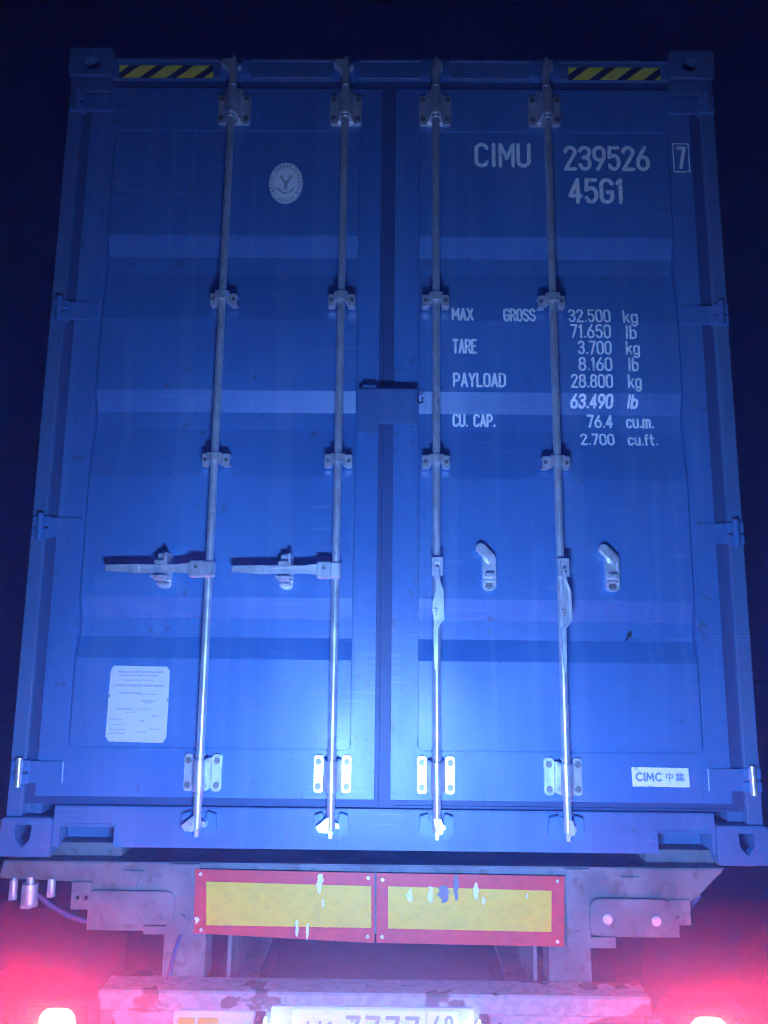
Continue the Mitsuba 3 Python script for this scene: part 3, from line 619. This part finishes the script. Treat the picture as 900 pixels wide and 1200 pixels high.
for x, z in ((-0.57, 1.16), (-0.045, 1.155), (0.545, 1.152), (0.54, 0.978), (-0.56, 0.998), (0.0, 1.15), (0.0, 0.985), (-0.045, 0.985)):
    add(f'{TR}__board_rivet', bolt_head(x, z, -0.0345, 0.004, 0.003), 'mat_zinc')

# lamp bar, number plate, tail lamps
by = -0.10
bar = cat_mesh([bevel_box(-0.845, 0.80, by, 0.0, 0.795, 0.852, 0.006), bx(-0.80, 0.78, by + 0.012, -0.01, 0.64, 0.796)])
add(f'{TR}__lamp_bar', bar, 'mat_bar')
add(f'{TR}__side_panel', slab(rrect(-0.615, -0.372, 0.66, 0.802, 0.01), by - 0.006, by + 0.011, 0.002), 'mat_plate')
add(f'{TR}__panel_reflector', slab(rrect(-0.60, -0.55, 0.70, 0.785, 0.006), by - 0.012, by - 0.006, 0.001), 'mat_yellow')
add(f'{TR}__panel_reflector', slab(rrect(-0.54, -0.48, 0.70, 0.785, 0.006), by - 0.012, by - 0.006, 0.001), 'mat_yellow')
pk = add(f'{TR}__number_plate', slab(rrect(-0.325, 0.272, 0.706, 0.820, 0.008), by - 0.010, by + 0.011, 0.002), 'mat_plate')
pw = slab(rrect(-0.262, 0.130, 0.711, 0.814, 0.006), by - 0.0125, by - 0.0098, 0)
add(f'{pk}__white_field', pw, 'mat_white'); add(f'{pk}__region_field', slab(rrect(0.136, 0.225, 0.711, 0.814, 0.006), by - 0.0125, by - 0.0098, 0), 'mat_white')
for tx_, x0, x1, z0, z1, st in (('A', -0.235, -0.196, 0.721, 0.783, 0.009), ('K', -0.184, -0.145, 0.721, 0.783, 0.009), ('7', -0.105, -0.060, 0.721, 0.799, 0.011), ('7', -0.047, -0.002, 0.721, 0.799, 0.011), ('7', 0.011, 0.056, 0.721, 0.799, 0.011), ('7', 0.069, 0.114, 0.721, 0.799, 0.011), ('6', 0.150, 0.176, 0.741, 0.802, 0.008), ('9', 0.186, 0.212, 0.741, 0.802, 0.008)):
    add(f'{pk}__plate_character', slab(text_poly(tx_, x0, x1, z0, z1, st), by - 0.0134, by - 0.0124, 0), 'mat_print')
for x, s in ((-0.352, 1), (0.300, -1)):
    a, b = sorted((x - s * 0.016, x + s * 0.010))
    lk = add(f'{TR}__plate_lamp', bevel_box(a, b, by - 0.055, by + 0.011, 0.722, 0.802, 0.004), 'mat_black')
    a, b = sorted((x + s * 0.0095, x + s * 0.016))
    add(f'{lk}__lit_lens', bevel_box(a, b, by - 0.050, by - 0.014, 0.730, 0.794, 0.002), 'mat_plate', emitter={'type': 'area', 'radiance': rgb(*PLATE_LIGHT), 'sampling_weight': 0.4})
for s in (-1, 1):
    cx = s * 0.955
    hk = add(f'{TR}__tail_lamp', cat_mesh([slab(rrect(cx - 0.12, cx + 0.12, 0.667, 0.837, 0.02).difference(rrect(cx - 0.09, cx + 0.09, 0.697, 0.817, 0.012)), by - 0.02, by + 0.05, 0.003), bx(cx - 0.11, cx + 0.11, by + 0.012, by + 0.05, 0.677, 0.827)]), 'mat_black')
    lens = slab(rrect(cx - 0.088, cx + 0.088, 0.699, 0.815, 0.012), by - 0.016, by + 0.012, 0.003)
    k = add(f'{hk}__lens', lens, 'mat_red_lens')
    bulb = slab(rrect(cx - 0.05, cx + 0.055, 0.705, 0.809, 0.035), by - 0.018, by - 0.0155, 0)
    k = add(f'{hk}__lit_bulb', bulb, 'mat_red_lens', emitter={'type': 'area', 'radiance': rgb(*TAIL_LIGHT), 'sampling_weight': 1.5})
    a, b = sorted((s * 0.79, s * 0.85))
    add(f'{TR}__lamp_bracket', bx(a, b, by + 0.013, by + 0.04, 0.70, 0.79), 'mat_chassis')

# chassis rails, axle and wheels further in
for s in (-1, 1):
    a = s * 0.48
    add(f'{TR}__chassis_rail', cat_mesh([bx(a - 0.07, a + 0.07, 0.016, 11.5, 1.13, 1.165), bx(a - 0.006, a + 0.006, 0.016, 11.5, 0.80, 1.13), bx(a - 0.07, a + 0.07, 0.016, 11.5, 0.78, 0.80)]), 'mat_chassis')
add(f'{TR}__axle', tube((-0.85, 1.9, 0.52), (0.85, 1.9, 0.52), 0.065, 20), 'mat_chassis', smooth=40)
tp = [(0.28, -0.13), (0.44, -0.14), (0.50, -0.11), (0.515, -0.06), (0.515, 0.06), (0.50, 0.11), (0.44, 0.14), (0.28, 0.13), (0.28, -0.13)]
for s in (-1, 1):
    for x in (s * 0.74, s * 1.05):
        t = trimesh.creation.revolve(tp, sections=40); t.apply_transform(trimesh.transformations.rotation_matrix(math.pi / 2, [0, 1, 0])); t.apply_translation((x, 1.9, 0.516))
        wk = add(f'{TR}__wheel', t, 'mat_tyre', smooth=30)
        d = trimesh.creation.revolve([(0, -0.02), (0.12, -0.02), (0.12, -0.09), (0.29, -0.09), (0.29, 0.09), (0, 0.03)], sections=32); d.apply_transform(trimesh.transformations.rotation_matrix(math.pi / 2, [0, 1, 0])); d.apply_translation((x, 1.9, 0.516))
        add(f'{wk}__rim', d, 'mat_chassis', smooth=30)
    a, b = sorted((s * 0.62, s * 1.2))
    add(f'{TR}__mud_flap', bx(a, b, 1.22, 1.23, 0.35, 1.0), 'mat_tyre')

# ------------------------------------------------------------------ the lamp that lights the doors, below and behind the view
L = 'work_lamp'
labels[L] = {'label': 'black work lamp on a tripod standing on the road below the camera', 'category': 'work lamp'}
lx, ly, lz = 0.02, -1.82, 1.24
add(f'{L}__housing', cat_mesh([bevel_box(lx - 0.19, lx + 0.19, ly - 0.09, ly - 0.012, lz - 0.10, lz + 0.10, 0.01), slab(rrect(lx - 0.19, lx + 0.19, lz - 0.10, lz + 0.10, 0.012).difference(rrect(lx - 0.17, lx + 0.17, lz - 0.08, lz + 0.08, 0.01)), ly - 0.02, ly + 0.012, 0).apply_translation((0, 0, 0))]), 'mat_black')
lens = bx(lx - 0.16, lx + 0.16, ly - 0.0115, ly - 0.006, lz - 0.07, lz + 0.07)
v = np.array([(lx - 0.16, ly, lz - 0.07), (lx + 0.16, ly, lz - 0.07), (lx + 0.16, ly, lz + 0.07), (lx - 0.16, ly, lz + 0.07)])
v = np.array([(lx - 0.16, ly - 0.006, lz - 0.07), (lx + 0.16, ly - 0.006, lz - 0.07), (lx + 0.16, ly - 0.006, lz + 0.07), (lx - 0.16, ly - 0.006, lz + 0.07)])
add(f'{L}__lens', trimesh.Trimesh(v, [(0, 2, 1), (0, 3, 2)], process=False), 'mat_plate', emitter={'type': 'area', 'radiance': rgb(*WORK_LIGHT), 'sampling_weight': 3.0})
TILT = 7.0   # the lamp head is tipped down
head = T().translate([lx, ly, lz]).rotate([1, 0, 0], -TILT).translate([-lx, -ly, -lz])
for k in (f'{L}__housing', f'{L}__lens'): scene[k]['to_world'] = head
add(f'{L}__pole', tube((lx, ly - 0.05, 0.45), (lx, ly - 0.05, lz - 0.10), 0.016), 'mat_zinc', smooth=40)
for k in range(3):
    a = math.radians(90 + 120 * k)
    add(f'{L}__leg', tube((lx, ly - 0.05, 0.55), (lx + 0.42 * math.cos(a), ly - 0.05 + 0.42 * math.sin(a), 0.012), 0.011, 12), 'mat_zinc', smooth=40)

# ------------------------------------------------------------------ the road and the night air
road = trimesh.Trimesh([(-30, -30, 0), (30, -30, 0), (30, 30, 0), (-30, 30, 0)], [(0, 1, 2), (0, 2, 3)], process=False)
add('road', road, 'mat_road'); labels['road'] = {'label': 'dark asphalt road under the trailer', 'kind': 'structure'}
scene['haze'] = {'type': 'cube', 'to_world': T().translate([0, 0, 1.8]).scale([31, 31, 2.8]), 'bsdf': {'type': 'null'}, 'interior': {'type': 'ref', 'id': 'haze_medium'}}
labels['haze'] = {'label': 'thin misty night air lit blue and red around the doors', 'category': 'haze', 'kind': 'stuff'}

# mist and exhaust fumes drifting low behind the trailer, between the two tail lamps and the road
MX, MY, MZ = (-2.3, 2.3), (-1.45, -0.121), (0.02, 1.32)
nx, ny, nz = 64, 24, 28
gx, gy, gz = [np.linspace(a + (b - a) / 2 / n, b - (b - a) / 2 / n, n) for (a, b), n in ((MX, nx), (MY, ny), (MZ, nz))]
ZZ, YY, XX = np.meshgrid(gz, gy, gx, indexing='ij')
edge = np.clip((2.25 - np.abs(XX)) / 0.6, 0, 1) * np.clip((YY + 1.42) / 0.5, 0, 1) * np.clip((1.30 - ZZ) / 0.45, 0, 1)
dens = 0.6 * np.exp(-((ZZ - 0.75) / 0.45) ** 2 - (XX / 0.6) ** 2)
for cx in (-1.0, 0.98):
    dens = dens + 1.9 * np.exp(-((XX - cx) / 0.36) ** 2 - ((ZZ - 0.80) / 0.30) ** 2 - ((YY + 0.28) / 0.33) ** 2)
dens = dens * edge * (0.55 + 0.9 * meshkit.fbm(np.stack([XX * 2.6, YY * 2.6, ZZ * 2.6], -1), 3, 4))
scene['mist_medium'] = {'type': 'heterogeneous', 'albedo': {'type': 'constvolume', 'value': rgb(0.95, 0.95, 0.95)}, 'scale': 1.0,
    'sigma_t': {'type': 'gridvolume', 'grid': mi.VolumeGrid(np.ascontiguousarray(dens[..., None], np.float32)), 'use_grid_bbox': False, 'filter_type': 'trilinear', 'wrap_mode': 'clamp',
                'to_world': T().translate([MX[0], MY[0], MZ[0]]).scale([MX[1] - MX[0], MY[1] - MY[0], MZ[1] - MZ[0]])},
    'phase': {'type': 'hg', 'g': 0.2}}
scene['mist'] = {'type': 'cube', 'to_world': T().translate([0.5 * sum(MX), 0.5 * sum(MY), 0.5 * sum(MZ)]).scale([0.5 * (MX[1] - MX[0]), 0.5 * (MY[1] - MY[0]), 0.5 * (MZ[1] - MZ[0])]),
    'bsdf': {'type': 'null'}, 'interior': {'type': 'ref', 'id': 'mist_medium'}, 'exterior': {'type': 'ref', 'id': 'haze_medium'}}
labels['mist'] = {'label': 'red glowing exhaust mist drifting low round the tail lamps', 'category': 'mist', 'kind': 'stuff'}
